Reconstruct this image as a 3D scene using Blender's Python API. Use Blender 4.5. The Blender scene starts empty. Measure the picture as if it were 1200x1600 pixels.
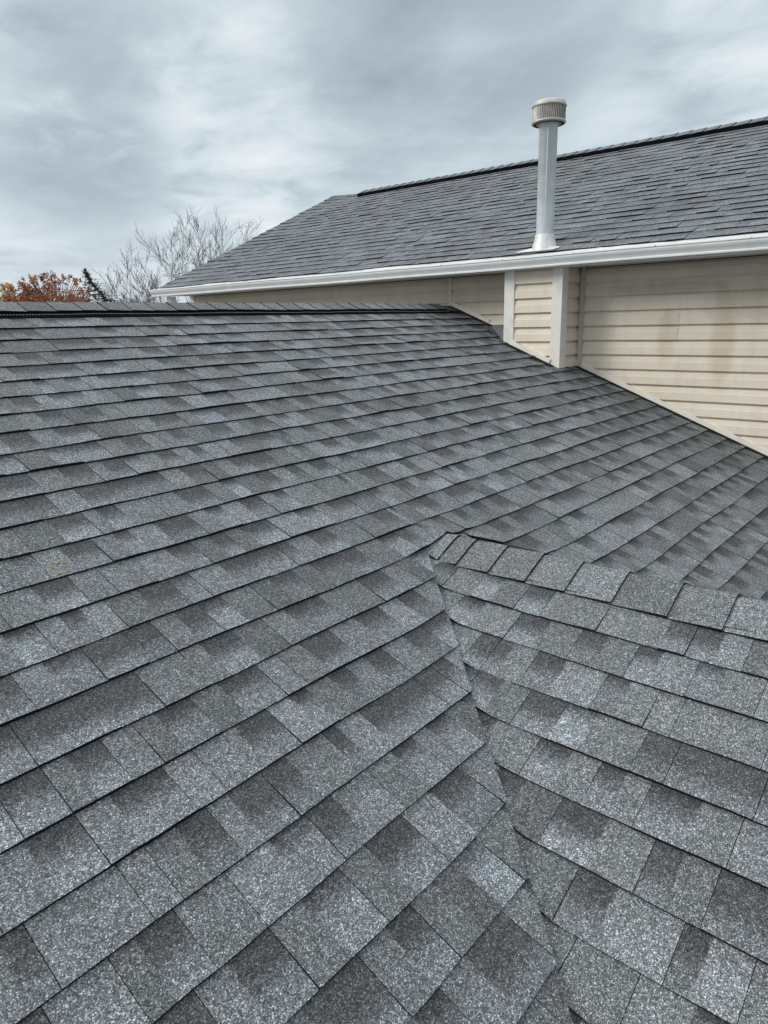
import bpy, math, random
from mathutils import Vector, noise
C = bpy.context.scene.collection
H = 5.0                                   # eye height above the lawn (the photographer stands on the roof)

# ------------------------------------------------------------------ camera
def cam_axes(y, p, r):
    F = Vector((math.cos(p)*math.cos(y), math.cos(p)*math.sin(y), -math.sin(p)))
    R = Vector((math.sin(y), -math.cos(y), 0)); U = R.cross(F)
    return R*math.cos(r)+U*math.sin(r), U*math.cos(r)-R*math.sin(r), F
CR, CU, CF = cam_axes(*[math.radians(a) for a in (40.889, 15.302, -1.422)])
cd = bpy.data.cameras.new('camera'); cam = bpy.data.objects.new('camera', cd); C.objects.link(cam)
from mathutils import Matrix
cam.matrix_world = Matrix(((CR.x, CU.x, -CF.x, 0), (CR.y, CU.y, -CF.y, 0), (CR.z, CU.z, -CF.z, H), (0, 0, 0, 1)))
cd.sensor_fit = 'VERTICAL'; cd.sensor_height = 24; cd.lens = 1086.35/1600*24
cd.clip_start = 0.05; cd.clip_end = 2000
bpy.context.scene.camera = cam

# ------------------------------------------------------------------ world: overcast sky
SUN_AZ, SUN_EL = math.radians(137), math.radians(31)
w = bpy.data.worlds.new('World'); bpy.context.scene.world = w; w.use_nodes = True
nt = w.node_tree; nt.nodes.clear()
class NG:
    """tiny helper round a node tree"""
    def __init__(s, t): s.t = t
    def n(s, typ, **kw):
        o = s.t.nodes.new(typ)
        for k, v in kw.items():
            if k == 'ins':
                for a, b in v.items(): s.put(o.inputs[a], b)
            else: setattr(o, k, v)
        return o
    def put(s, sock, v):
        if isinstance(v, bpy.types.NodeSocket): s.t.links.new(v, sock)
        elif isinstance(v, bpy.types.Node): s.t.links.new(v.outputs[0], sock)
        else: sock.default_value = v
    def m(s, op, a, b=0.0, c=0.0, clamp=False):
        o = s.n('ShaderNodeMath', operation=op, use_clamp=clamp)
        for i, v in enumerate((a, b, c)): s.put(o.inputs[i], v)
        return o.outputs[0]
    def vm(s, op, a, b=(0, 0, 0)):
        o = s.n('ShaderNodeVectorMath', operation=op); s.put(o.inputs[0], a); s.put(o.inputs[1], b)
        return o
    def mix(s, f, a, b, blend='MIX'):
        o = s.n('ShaderNodeMix', data_type='RGBA', blend_type=blend)
        s.put(o.inputs[0], f); s.put(o.inputs[6], a); s.put(o.inputs[7], b)
        return o.outputs[2]
    def ss(s, x, lo, hi, a=0.0, b=1.0):
        o = s.n('ShaderNodeMapRange', interpolation_type='SMOOTHSTEP')
        for i, v in enumerate((x, lo, hi, a, b)): s.put(o.inputs[i], v)
        return o.outputs[0]
    def noise(s, vec, scale, detail=2.0, rough=0.5, dist=0.0):
        o = s.n('ShaderNodeTexNoise')
        s.put(o.inputs['Vector'], vec)
        for k, v in (('Scale', scale), ('Detail', detail), ('Roughness', rough), ('Distortion', dist)): s.put(o.inputs[k], v)
        return o.outputs[0]
def rgb(r, g, b): return (r, g, b, 1)
g = NG(nt)
dirv = g.n('ShaderNodeTexCoord').outputs['Generated']
sep = g.n('ShaderNodeSeparateXYZ', ins={0: dirv})
dz = g.m('MAXIMUM', sep.outputs[2], 0.0)
inv = g.m('DIVIDE', 1.0, g.m('ADD', dz, 0.16))
px = g.m('MULTIPLY', sep.outputs[0], inv); py = g.m('MULTIPLY', sep.outputs[1], inv)
pv = g.n('ShaderNodeCombineXYZ', ins={0: px, 1: py, 2: 3.7})
# stretch the layers across the line of sight, so that far cloud reads as streaks
rotn = g.n('ShaderNodeMapping', ins={0: pv.outputs[0]}); rotn.inputs['Rotation'].default_value = (0, 0, math.radians(-52)); rotn.inputs['Scale'].default_value = (1.25, 1.05, 1)
big = g.noise(rotn.outputs[0], 0.95, 5, 0.52, 0.35)
fine = g.noise(rotn.outputs[0], 2.7, 7, 0.56, 0.35)
def blob(az, el, r0, r1):
    a, e = math.radians(az), math.radians(el)
    d = g.vm('DOT_PRODUCT', dirv, (math.cos(e)*math.cos(a), math.cos(e)*math.sin(a), math.sin(e))).outputs['Value']
    return g.ss(g.m('ADD', d, g.m('MULTIPLY', g.m('SUBTRACT', fine, .5), .03)), math.cos(math.radians(r1)), math.cos(math.radians(r0)))
cl = g.m('ADD', g.m('MULTIPLY', g.m('SUBTRACT', big, .5), 1.5), g.m('MULTIPLY', g.m('SUBTRACT', fine, .5), .85))
cl = g.m('ADD', cl, .50)
cl = g.m('ADD', cl, g.m('MULTIPLY', blob(51, 13.5, 1, 8), .22))
cl = g.m('ADD', cl, g.m('MULTIPLY', blob(68.5, 18, 1, 9), .30))
cl = g.m('ADD', cl, g.m('MULTIPLY', blob(13, 17, 1, 9), .20))
cl = g.m('SUBTRACT', cl, g.m('MULTIPLY', blob(36, 17, 2, 13), .26))
cl = g.m('SUBTRACT', cl, g.m('MULTIPLY', blob(63, 12, 1, 8), .30))
cl = g.m('ADD', cl, 0, clamp=True)
ramp = g.n('ShaderNodeValToRGB', ins={0: cl}); e = ramp.color_ramp.elements
e[0].position = 0; e[0].color = rgb(.285, .34, .395); e[1].position = 1; e[1].color = rgb(.74, .775, .80)
x = e.new(.35); x.color = rgb(.405, .482, .53); x = e.new(.65); x.color = rgb(.56, .635, .68)
hor = g.ss(dz, 0.0, .22)
skyc = g.mix(g.m('MULTIPLY', g.m('SUBTRACT', 1.0, hor), .35), ramp.outputs[0], rgb(.60, .65, .735))
below = g.ss(sep.outputs[2], -.03, 0.0)
skyc = g.mix(below, rgb(.12, .12, .11), skyc)
# overcast skies are brighter towards the zenith
zen = g.m('ADD', 1.0, g.m('MULTIPLY', g.ss(dz, .38, .95), 1.25))
skyc = g.mix(g.ss(dz, .38, .8), skyc, rgb(.62, .63, .64))
nish = g.n('ShaderNodeTexSky', sky_type='NISHITA'); nish.sun_disc = False; nish.sun_elevation = SUN_EL; nish.sun_rotation = math.pi/2-SUN_AZ
skyc = g.vm('SCALE', skyc); g.put(skyc.inputs['Scale'], zen)
b1 = g.n('ShaderNodeBackground', ins={0: skyc.outputs[0], 1: 1.03})
b2 = g.n('ShaderNodeBackground', ins={0: nish.outputs[0], 1: 0.006})
add = g.n('ShaderNodeAddShader', ins={0: b1.outputs[0], 1: b2.outputs[0]})
g.n('ShaderNodeOutputWorld', ins={0: add.outputs[0]})

sl = bpy.data.lights.new('sun', 'SUN'); sl.energy = 1.6; sl.angle = math.radians(24); sl.color = (1, .955, .89)
so = bpy.data.objects.new('sun', sl); C.objects.link(so)
sd = Vector((math.cos(SUN_EL)*math.cos(SUN_AZ), math.cos(SUN_EL)*math.sin(SUN_AZ), math.sin(SUN_EL)))
so.rotation_euler = sd.to_track_quat('Z', 'Y').to_euler(); so.location = (0, 0, 30)
vs = bpy.context.scene.view_settings
vs.view_transform = 'Standard'; vs.look = 'None'; vs.gamma = 1; vs.exposure = 0.12; vs.use_curve_mapping = False

# ------------------------------------------------------------------ helpers
def tag(o, label=None, cat=None, group=None, kind=None):
    if label: o['label'] = label
    if cat: o['category'] = cat
    if group: o['group'] = group
    if kind: o['kind'] = kind
    return o
def empty(name, loc, label, cat, group=None):
    o = bpy.data.objects.new(name, None); C.objects.link(o); o.location = loc
    return tag(o, label, cat, group)
class MB:
    """collects faces in world coordinates; build() links them as one mesh object"""
    def __init__(s): s.v = []; s.f = []; s.mi = []; s.uv = []; s.col = []; s.sm = []
    def face(s, pts, mi=0, uv=None, col=None, smooth=False):
        b = len(s.v); s.v += [tuple(p) for p in pts]; s.f.append(tuple(range(b, b+len(pts))))
        s.mi.append(mi); s.uv.append(uv); s.col.append(col); s.sm.append(smooth)
    def mesh(s, verts, faces, mi=0, smooth=False):
        b = len(s.v); s.v += [tuple(p) for p in verts]
        for f in faces:
            s.f.append(tuple(b+i for i in f)); s.mi.append(mi); s.uv.append(None); s.col.append(None); s.sm.append(smooth)
    def box(s, x0, x1, y0, y1, z0, z1, mi=0):
        v = [(x, y, z) for x in (x0, x1) for y in (y0, y1) for z in (z0, z1)]
        s.mesh(v, [(0, 1, 3, 2), (4, 6, 7, 5), (0, 4, 5, 1), (2, 3, 7, 6), (0, 2, 6, 4), (1, 5, 7, 3)], mi)
    def beam(s, a, b, u, w_, t, mi=0):
        """bar from a to b, width w_ along u, thickness t along (b-a) x u"""
        a = Vector(a); b = Vector(b); d = (b-a).normalized(); u = Vector(u); u = (u-d*u.dot(d)).normalized(); n = d.cross(u)
        v = [p+u*(w_*i)+n*(t*j) for p in (a, b) for i in (-.5, .5) for j in (-.5, .5)]
        s.mesh(v, [(0, 1, 3, 2), (4, 6, 7, 5), (0, 4, 5, 1), (2, 3, 7, 6), (0, 2, 6, 4), (1, 5, 7, 3)], mi)
    def tube(s, pts, rad, n=8, mi=0, cap=True):
        rings = []
        m = len(pts); pts = [Vector(p) for p in pts]
        ref = None
        for i, p in enumerate(pts):
            d = (pts[min(i+1, m-1)]-pts[max(i-1, 0)])
            d = d.normalized() if d.length > 1e-9 else Vector((0, 0, 1))
            if ref is None: ref = d.orthogonal().normalized()
            ref = (ref-d*ref.dot(d))
            ref = ref.normalized() if ref.length > 1e-6 else d.orthogonal().normalized()
            q = d.cross(ref); r = rad[i] if hasattr(rad, '__len__') else rad
            rings.append([p+(ref*math.cos(2*math.pi*k/n)+q*math.sin(2*math.pi*k/n))*r for k in range(n)])
        vs_ = [v for r in rings for v in r]
        fs = [(i*n+k, i*n+(k+1) % n, (i+1)*n+(k+1) % n, (i+1)*n+k) for i in range(m-1) for k in range(n)]
        if cap: fs += [tuple(range(n-1, -1, -1)), tuple((m-1)*n+k for k in range(n))]
        s.mesh(vs_, fs, mi, True)
    def lathe(s, prof, cx, cy, n=40, mi=0, smooth=True, squash=None):
        vs_ = [(cx+r*math.cos(2*math.pi*k/n), cy+r*math.sin(2*math.pi*k/n), z) for r, z in prof for k in range(n)]
        fs = [(i*n+k, i*n+(k+1) % n, (i+1)*n+(k+1) % n, (i+1)*n+k) for i in range(len(prof)-1) for k in range(n)]
        s.mesh(vs_, fs, mi, smooth)
    def extrude_y(s, prof, y0, y1, mi=0, dz=0.0, segs=1, sag=None):
        """open (x,z) profile swept along Y; dz = rise at y0 relative to y1"""
        n = len(prof); vs_ = []
        for i in range(segs+1):
            t = i/segs; y = y1+(y0-y1)*t; o = dz*t + (sag(y) if sag else 0)
            vs_ += [(x, y, z+o) for x, z in prof]
        s.mesh(vs_, [(i*n+k, i*n+k+1, (i+1)*n+k+1, (i+1)*n+k) for i in range(segs) for k in range(n-1)], mi)
    def build(s, name, mats, parent=None, label=None):
        me = bpy.data.meshes.new(name)
        o_ = parent.location if parent else Vector((0, 0, 0))
        pp = parent
        if parent and parent.parent: o_ = parent.location+parent.parent.location
        base = Vector((0, 0, 0))
        if parent is None:
            xs = [v[0] for v in s.v]; ys = [v[1] for v in s.v]; zs = [v[2] for v in s.v]
            base = Vector(((min(xs)+max(xs))/2, (min(ys)+max(ys))/2, min(zs)))
        me.from_pydata([(v[0]-o_.x-base.x, v[1]-o_.y-base.y, v[2]-o_.z-base.z) for v in s.v], [], s.f)
        for m in (mats if isinstance(mats, (list, tuple)) else [mats]): me.materials.append(m)
        me.polygons.foreach_set('material_index', s.mi); me.polygons.foreach_set('use_smooth', s.sm)
        if any(u is not None for u in s.uv):
            uvd = []; cod = []
            for f, u, c in zip(s.f, s.uv, s.col):
                for k in range(len(f)):
                    uvd += list(u[k]) if u else [0, 0]; cod += list(c) if c else [0, 0, 0, 1]
            me.uv_layers.new(name='strip'); me.uv_layers['strip'].data.foreach_set('uv', uvd)
            me.color_attributes.new('tone', 'FLOAT_COLOR', 'CORNER'); me.color_attributes['tone'].data.foreach_set('color', cod)
        me.update()
        o = bpy.data.objects.new(name, me); C.objects.link(o); o.location = base
        if parent: o.parent = parent
        if label: o['label'] = label
        return o
MATS = {}
def mat(name, col, rough=.8, spec=.3, metal=0.0, var=.12, scale=6.0, bump=0.0, bscale=80.0, dirt=None):
    m = bpy.data.materials.new(name); m.use_nodes = True; t = m.node_tree; t.nodes.clear(); q = NG(t)
    tc = q.n('ShaderNodeTexCoord').outputs['Object']
    n1 = q.noise(tc, scale, 5, .6)
    f = q.ss(n1, .3, .7)
    c = q.mix(f, rgb(*[x*(1-var) for x in col]), rgb(*[min(1, x*(1+var)) for x in col]))
    if dirt:
        n2 = q.noise(tc, dirt[1], 6, .7)
        c = q.mix(q.m('MULTIPLY', q.ss(n2, .5, .75), dirt[2]), c, rgb(*dirt[0]))
    bs = q.n('ShaderNodeBsdfPrincipled', ins={'Base Color': c, 'Roughness': rough, 'Metallic': metal, 'Specular IOR Level': spec})
    if bump:
        bn = q.n('ShaderNodeBump', ins={'Height': q.noise(tc, bscale, 3, .6), 'Strength': bump, 'Distance': .004}); q.put(bs.inputs['Normal'], bn)
    q.n('ShaderNodeOutputMaterial', ins={0: bs.outputs[0]})
    MATS[name] = m; return m

def shingle_mat(name, gain=1.0, far=False, warm=0.0, plain=0.0):
    m = bpy.data.materials.new(name); m.use_nodes = True; t = m.node_tree; t.nodes.clear(); q = NG(t)
    tc = q.n('ShaderNodeTexCoord').outputs['Object']
    uv = q.n('ShaderNodeUVMap', uv_map='strip'); s2 = q.n('ShaderNodeSeparateXYZ', ins={0: uv.outputs[0]})
    at = q.n('ShaderNodeAttribute', attribute_name='tone'); ac = q.n('ShaderNodeSeparateColor', ins={0: at.outputs['Color']})
    tone, rnd, pale = ac.outputs[0], ac.outputs[1], ac.outputs[2]
    nb = q.noise(tc, 70, 3, .65); nl = q.noise(tc, 9, 3, .6); nh = q.noise(tc, 1.3, 3, .5)
    nbc = q.m('SUBTRACT', nb, .5)
    m_ = q.ss(q.m('ADD', s2.outputs[0], q.m('MULTIPLY', nbc, .022)), -.003, .003)
    tabc = q.mix(tone, rgb(.100, .104, .105), rgb(.205, .212, .217))
    vv = q.m('ADD', s2.outputs[1], q.m('MULTIPLY', nbc, .45))
    vv = q.m('ADD', vv, q.m('MULTIPLY', q.m('SUBTRACT', rnd, .5), .5))
    dark = q.mix(rnd, rgb(.038, .040, .042), rgb(.066, .069, .071))
    lite = q.mix(pale, rgb(.130, .136, .140), rgb(.225, .240, .254))
    patch = q.mix(q.ss(vv, .22, .82), lite, dark)
    # a plain tab is a little darker where the manufacturer's shadow band runs along its top
    tabc = q.mix(q.m('MULTIPLY', q.ss(vv, .55, 1.05), .35), tabc, rgb(.075, .078, .082))
    c = q.mix(m_, tabc, patch)
    c = q.mix(q.m('MULTIPLY', q.ss(nl, .35, .7), .14), c, rgb(.088, .092, .094))
    if plain: c = q.mix(plain, c, rgb(.122, .128, .136))
    # ceramic granules: each cell has its own colour, black to nearly white
    vo = q.n('ShaderNodeTexVoronoi', feature='F1'); q.put(vo.inputs['Vector'], tc); vo.inputs['Scale'].default_value = 460
    vs2 = q.n('ShaderNodeSeparateColor', ins={0: vo.outputs['Color']})
    gr = q.n('ShaderNodeValToRGB', ins={0: vs2.outputs[0]}); el = gr.color_ramp.elements; gr.color_ramp.interpolation = 'LINEAR'
    el[0].position = 0; el[0].color = rgb(.26, .26, .265); el[1].position = 1; el[1].color = rgb(3.3, 3.3, 3.3)
    a = el.new(.35); a.color = rgb(.60, .61, .62); a = el.new(.70); a.color = rgb(1.0, 1.02, 1.02); a = el.new(.90); a.color = rgb(1.68, 1.70, 1.72)
    vo2 = q.n('ShaderNodeTexVoronoi', feature='F1'); q.put(vo2.inputs['Vector'], tc); vo2.inputs['Scale'].default_value = 135
    vs3 = q.n('ShaderNodeSeparateColor', ins={0: vo2.outputs['Color']})
    clump = q.ss(vs3.outputs[1], 0, 1, .80, 1.22)
    gg = q.vm('MULTIPLY', c, gr.outputs[0]).outputs[0]
    k = q.vm('SCALE', gg); q.put(k.inputs['Scale'], q.m('MULTIPLY', clump, q.m('MULTIPLY', q.ss(nh, .3, .7, .93, 1.07), gain)))
    kk = q.mix(1.0, k.outputs[0], rgb(.965, 1.005, 1.03), 'MULTIPLY')
    bs = q.n('ShaderNodeBsdfPrincipled', ins={'Base Color': kk, 'Roughness': .82, 'Specular IOR Level': .35})
    if not far:
        bn = q.n('ShaderNodeBump', ins={'Height': vs2.outputs[0], 'Strength': .5, 'Distance': .0015}); q.put(bs.inputs['Normal'], bn)
    q.n('ShaderNodeOutputMaterial', ins={0: bs.outputs[0]})
    return m
M_SH = shingle_mat('shingle_granules', 1.03)
M_SHFAR = shingle_mat('shingle_granules_upper', 1.13, True, .0, plain=.55)
M_EDGE = mat('asphalt_edge', (.014, .015, .018), .95, .1, bump=.4, bscale=300)
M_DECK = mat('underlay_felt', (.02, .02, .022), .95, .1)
M_WHITE = mat('white_aluminium', (.87, .88, .88), .38, .5, var=.03, dirt=((.45, .43, .38), 5, .18))
M_SOFFIT = mat('soffit_vinyl', (.50, .48, .43), .6, .3, var=.04)
M_TRIM = mat('cream_trim', (.77, .75, .69), .6, .3, var=.04, dirt=((.42, .38, .30), 9, .3))
M_GALV = mat('galvanised_steel', (.66, .72, .75), .34, .5, .35, .10, 7, dirt=((.75, .76, .74), 22, .35))
M_LEAD = mat('flashing_metal', (.66, .67, .65), .5, .4, .25, .12, 25)
M_CAPM = mat('weathered_cap_metal', (.50, .47, .43), .5, .4, .35, .15, 30)
M_VENT = mat('black_vent_plastic', (.006, .007, .010), 1, .02)
M_VENTM = mat('vent_mesh', (.30, .31, .33), .7, .3)
M_GRASS = mat('lawn', (.105, .095, .065), .95, .1, var=.35, scale=1.2)
M_BARK = mat('pale_grey_bark', (.12, .10, .095), .9, .2, var=.2)
M_TWIG = mat('pale_twigs', (.085, .072, .068), .9, .2, var=.15)
M_BARK_CAPSHADE = mat('dark_bark_and_cap_shade', (.07, .055, .045), .9, .2)  # tree bark; also the painted shade inside and under the pipe cap

def siding_mat():
    m = bpy.data.materials.new('beige_vinyl_siding'); m.use_nodes = True; t = m.node_tree; t.nodes.clear(); q = NG(t)
    geo = q.n('ShaderNodeNewGeometry').outputs['Position']; s = q.n('ShaderNodeSeparateXYZ', ins={0: geo})
    base = q.mix(q.ss(q.noise(geo, 2.2, 4, .6), .3, .7), rgb(.705, .625, .510), rgb(.775, .695, .580))
    y, z = s.outputs[1], s.outputs[2]
    def spot(y0, z0, sy, sz, col, amt, c):
        yy = q.m('DIVIDE', q.m('SUBTRACT', y, y0), sy); zz = q.m('DIVIDE', q.m('SUBTRACT', z, z0), sz)
        r = q.m('ADD', q.m('MULTIPLY', yy, yy), q.m('MULTIPLY', zz, zz))
        nn = q.m('MULTIPLY', q.m('SUBTRACT', q.noise(geo, 9, 4, .65), .5), 1.6)
        return q.mix(q.m('MULTIPLY', q.ss(q.m('ADD', r, nn), 0, 1.3, 1, 0), amt), c, rgb(*col))
    c = spot(1.53, H-.22, .10, .42, (.50, .40, .28), .5, base)
    c = spot(1.94, H-.16, .09, .22, (.47, .39, .28), .5, c)
    c = spot(1.30, H+.08, .5, .16, (.43, .37, .29), .35, c)
    c = spot(2.0, H+.20, .55, .06, (.38, .33, .26), .5, c)
    wn = q.noise(q.vm('MULTIPLY', geo, (1, 1, .25)).outputs[0], 14, 5, .6)
    c = q.mix(q.m('MULTIPLY', q.ss(wn, .45, .75), .22), c, rgb(.47, .40, .31))
    bs = q.n('ShaderNodeBsdfPrincipled', ins={'Base Color': c, 'Roughness': .55, 'Specular IOR Level': .35})
    bn = q.n('ShaderNodeBump', ins={'Height': q.noise(q.vm('MULTIPLY', geo, (1, .12, 1)).outputs[0], 160, 3, .6), 'Strength': .12, 'Distance': .001}); q.put(bs.inputs['Normal'], bn)
    q.n('ShaderNodeOutputMaterial', ins={0: bs.outputs[0]})
    return m
M_SIDE = siding_mat()

# ------------------------------------------------------------------ shingles
def clip_poly(poly, a, b, c):
    """keep a*u+b*v+c >= 0 ; poly = list of (u, v, tag of edge starting here)"""
    out = []
    n = len(poly)
    for i in range(n):
        p, q_ = poly[i], poly[(i+1) % n]
        dp = a*p[0]+b*p[1]+c; dq = a*q_[0]+b*q_[1]+c
        if dp >= 0:
            out.append(p)
            if dq < 0:
                t_ = dp/(dp-dq); out.append((p[0]+(q_[0]-p[0])*t_, p[1]+(q_[1]-p[1])*t_, 'cut'))
        elif dq >= 0:
            t_ = dp/(dp-dq); out.append((p[0]+(q_[0]-p[0])*t_, p[1]+(q_[1]-p[1])*t_, p[2]))
    return out
def shingle_field(mb, P, N, rows, u0, u1, e, seed, clips=None, thick=.0060, wave=.0040, step=.05, units=(.115, .235), order=1, off=.0032, breaks=(), extra=None, rag=.0018):
    """rows: list of v of the butt lines. P(u, v) -> point of the bare deck, N its normal."""
    rng = random.Random(seed)
    for j, v0 in enumerate(rows):
        v1 = v0+e
        u = u0-rng.random()*.25
        ph = rng.random()*50
        while u < u1:
            r = rng.random()
            wd = rng.uniform(.06, .10) if r < .13 else rng.uniform(*units)
            ua, ub = u+.0008, u+wd-.0008
            for bk in breaks:
                if ua < bk < ub-.01: ub = bk
            u = ub+.0008
            if ub < u0 or ua > u1: continue
            ua = max(ua, u0); ub = min(ub, u1)
            cuts = clips(j, v0, (ua+ub)/2, rng) if clips else []
            if cuts is None: continue
            kind = rng.random()
            if wd < .12: sb = ua-1 if kind < .3 else ub+1
            elif kind < .80: sb = ua+(ub-ua)*rng.uniform(.35, .6)
            elif kind < .90: sb = ub+1
            else: sb = ua-1
            od = order if rng.random() < .88 else -order
            tone = min(1, max(0, rng.gauss(.5, .27))); pale = min(1, max(0, rng.gauss(.45, .33)))
            col = (tone, rng.random(), pale, 1)
            uo = rng.uniform(0, off) if rng.random() < .7 else rng.uniform(off, off*1.8)
            def h(uu, vv):
                k = (vv-v0)/e
                wv = wave*noise.noise((uu*2.6, j*3.1+seed, ph*.0))+wave*.6*noise.noise((uu*7.0, j*5.3, seed))
                x = (thick+wv+uo)*(1-k)+.0012*k
                if extra: x += extra(uu, vv, v0, k)
                return x
            def jit(uu): return rag*noise.noise((uu*19, j*1.7, seed*1.3))+.009*noise.noise((uu*1.5, j*2.9, seed*2.1))
            n = max(1, int(round((ub-ua)/step)))
            us = [ua+(ub-ua)*k/n for k in range(n+1)]
            for k in range(n):
                a_, b_ = us[k], us[k+1]
                ja, jb = jit(a_), jit(b_)
                poly = [(a_, v0+ja, 'bot'), (b_, v0+jb, 'side' if k == n-1 else 'in'), (b_, v1+.013, 'top'), (a_, v1+.013, 'side' if k == 0 else 'in')]
                for cc in cuts:
                    poly = clip_poly(poly, *cc)
                    if len(poly) < 3: break
                if len(poly) < 3: continue
                pts = [P(p[0], p[1])+N*h(p[0], p[1]) for p in poly]
                uv = [((p[0]-sb)*od, (p[1]-v0)/e) for p in poly]
                mb.face(pts, 0, uv, col)
                m = len(poly)
                for i in range(m):
                    if poly[i][2] in ('bot', 'side', 'cut'):
                        p, q_ = poly[i], poly[(i+1) % m]
                        A, B = pts[i], pts[(i+1) % m]
                        d = .0015 if poly[i][2] == 'bot' else .004
                        A2, B2 = P(p[0], p[1])-N*d, P(q_[0], q_[1])-N*d
                        mb.face([B, A, A2, B2], 1, None, None)

sA, cA = .406, -1.486; sB, cB = .444, -1.774
NA = Vector((0, -sA, 1)).normalized(); NB = Vector((-sB, 0, 1)).normalized(); NB2 = Vector((sB, 0, 1)).normalized()
XC, ZC = 2.144, -.822                      # crest of the cross gable
YR = 3.955                                # crest of the main low roof
def smax(a, b): return (a+b)/2+math.sqrt((a-b)**2/4+.003**2)-.0005
def PA(u, v): return Vector((u, v, sA*v+cA+H))
def PB(u, v): return Vector((v, -u, smax(sB*v+cB, sA*-u+cA)+H))          # u = -Y, v = X ; runs on across the valley
def PB2(u, v): return Vector((XC+(XC-v), u, smax(ZC-sB*(XC-v), sA*u+cA)+H))  # far slope, v measured like PB (smaller = lower)
def Yv1(x): return (sB*x+cB-cA)/sA                      # left valley
def Yv2(x): return (ZC-sB*(x-XC)-cA)/sA                 # right valley
KV = sB/sA; YP = Yv1(XC)

house = empty('house', (5.0, 4.0, 0), 'beige vinyl-sided house with dark grey shingle roofs and white gutter', 'house')
XW = 5.6366; XL = -3.6; YE = -3.0

# --- main low roof (faces the camera)
exA = .143/math.hypot(1, sA)
rowsA = [YR-(n+.12)*exA for n in range(2, 46)]
def clipA(j, v0, uc, rng):
    if v0 < 1.50:
        r = rng.random
        if uc < XC:
            x0 = (v0+ .66)/KV
            # cut end: passes through the lower corner of the row, steeper than the valley itself
            x0 = (v0+.66)/KV+.005+clipA.jit[j % 50]
            k = .94
            return [(-1, k, x0-k*v0)]
        x0 = XC+(YP-v0)/KV+.040-clipA.jit[(j+7) % 50]
        k = .94
        return [(1, k, -x0-k*v0)]
    return []
_r = random.Random(5); clipA.jit = [_r.uniform(-.004, .004) for _ in range(50)]
mb = MB()
def liftA(uu, vv, v0, k):                # the cut ends lie on top of the shingles woven under them
    d = min(vv-Yv1(uu), 9) if uu < XC else vv-Yv2(uu)
    if v0 > 1.50:                          # the rows above ride over the head of the little ridge
        if v0 > 1.80: return 0
        ex = (ZC-sB*abs(uu-XC))-(sA*vv+cA)
        near = max(0, 1-max(0, abs(uu-XC)-.15)/.10)
        return max(0, ex)+(.017*near*max(0, 1-max(0, vv-1.60)/.12))
    return .0105*max(0, 1-max(0, d-.08)/.20)+.004*max(0, 1-max(0, d-.045)/.05)
shingle_field(mb, PA, NA, rowsA, XL, XW-.012, exA, 11, clipA, breaks=(XC,), extra=liftA)
mb.build('main_roof', [M_SH, M_EDGE], house, 'lower shingle roof slope facing the viewer, running up to the level ridge')
# --- cross gable slope
exB = .1372/math.hypot(1, sB)
rowsB = [1.896-exB*n for n in range(-1, 40)]
def clipB(j, v0, uc, rng):
    # run on under the cut ends of the main slope (u = -Y)
    return [(1, KV, -.66+.045)]
def liftB(uu, vv, v0, k):
    # butt edges curl up a little where they meet the valley
    d = (vv*KV-.66)-(-uu)                # below zero: hidden under the main slope's cut ends
    return (-.005*min(1, -d/.015) if d < 0 else .0025*max(0, 1-d/.12)**2)*(1-k)
mb = MB()
shingle_field(mb, PB, NB, rowsB, -1.80, 4.5, exB, 23, clipB, order=-1, extra=liftB)
mb.build('gable_roof', [M_SH, M_EDGE], house, 'shingled slope of the cross gable at the lower right, right of the valley')
# --- its far side
def clipB2(j, v0, uc, rng): return [(-1, KV, (YP+.05)-KV*XC)]
mb = MB()
shingle_field(mb, PB2, NB2, [2.01-exB*n for n in range(0, 26)], -4.5, 1.8, exB, 31, clipB2, order=-1)
mb.build('gable_roof', [M_SH, M_EDGE], house, 'far slope of the cross gable hidden behind its ridge')

# decks under the shingles (solid boards, so that gaps show felt)
mb = MB(); T = .006
def slab(mb, pts, n, t=.10, mi=0):
    top = [p-n*T for p in pts]; bot = [p-n*(T+t) for p in pts]; m = len(pts)
    mb.mesh(top+bot, [tuple(range(m)), tuple(range(2*m-1, m-1, -1))]+[(i, m+i, m+(i+1) % m, (i+1) % m) for i in range(m)], mi)
xe1 = (YE-(cB-cA)/sA)/KV; xe2 = XC+(YP-YE)/KV
slab(mb, [PA(XL, YE), PA(xe1, YE), PA(XC, YP), PA(XC, YR), PA(XL, YR)], NA)
slab(mb, [PA(xe2 if xe2 < XW else XW, max(YE, Yv2(XW))), PA(XW, YR), PA(XC, YR), PA(XC, YP)], NA)
XB0 = xe1+.02
yb = -4.5
slab(mb, [PB(4.5, XB0), PB(4.5, XC), PB(-YP, XC), PB(-YE, XB0)], NB)
slab(mb, [PB2(-4.5, XC), PB2(-4.5, XC-(XW-XC)), PB2(Yv2(XW), XC-(XW-XC)), PB2(YP, XC)], NB2)
NK = Vector((0, sA, 1)).normalized()
def PK(u, v): return Vector((u, v, PA(0, YR).z-H-sA*(v-YR)+H))
slab(mb, [PK(XL, YR), PK(XW, YR), PK(XW, 8.3), PK(XL, 8.3)], NK)
mb.build('roof_deck', M_DECK, house)
# back slope of the low roof
def PKs(u, v): return PK(-u, 2*YR-v)
mb = MB()
shingle_field(mb, PKs, NK, [YR-(n+.12)*exA for n in range(1, 31)], -XW+.012, -XL, exA, 44, None, step=.3)
mb.build('main_roof', [M_SH, M_EDGE], house, 'rear slope of the low roof, hidden behind its ridge')

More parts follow.
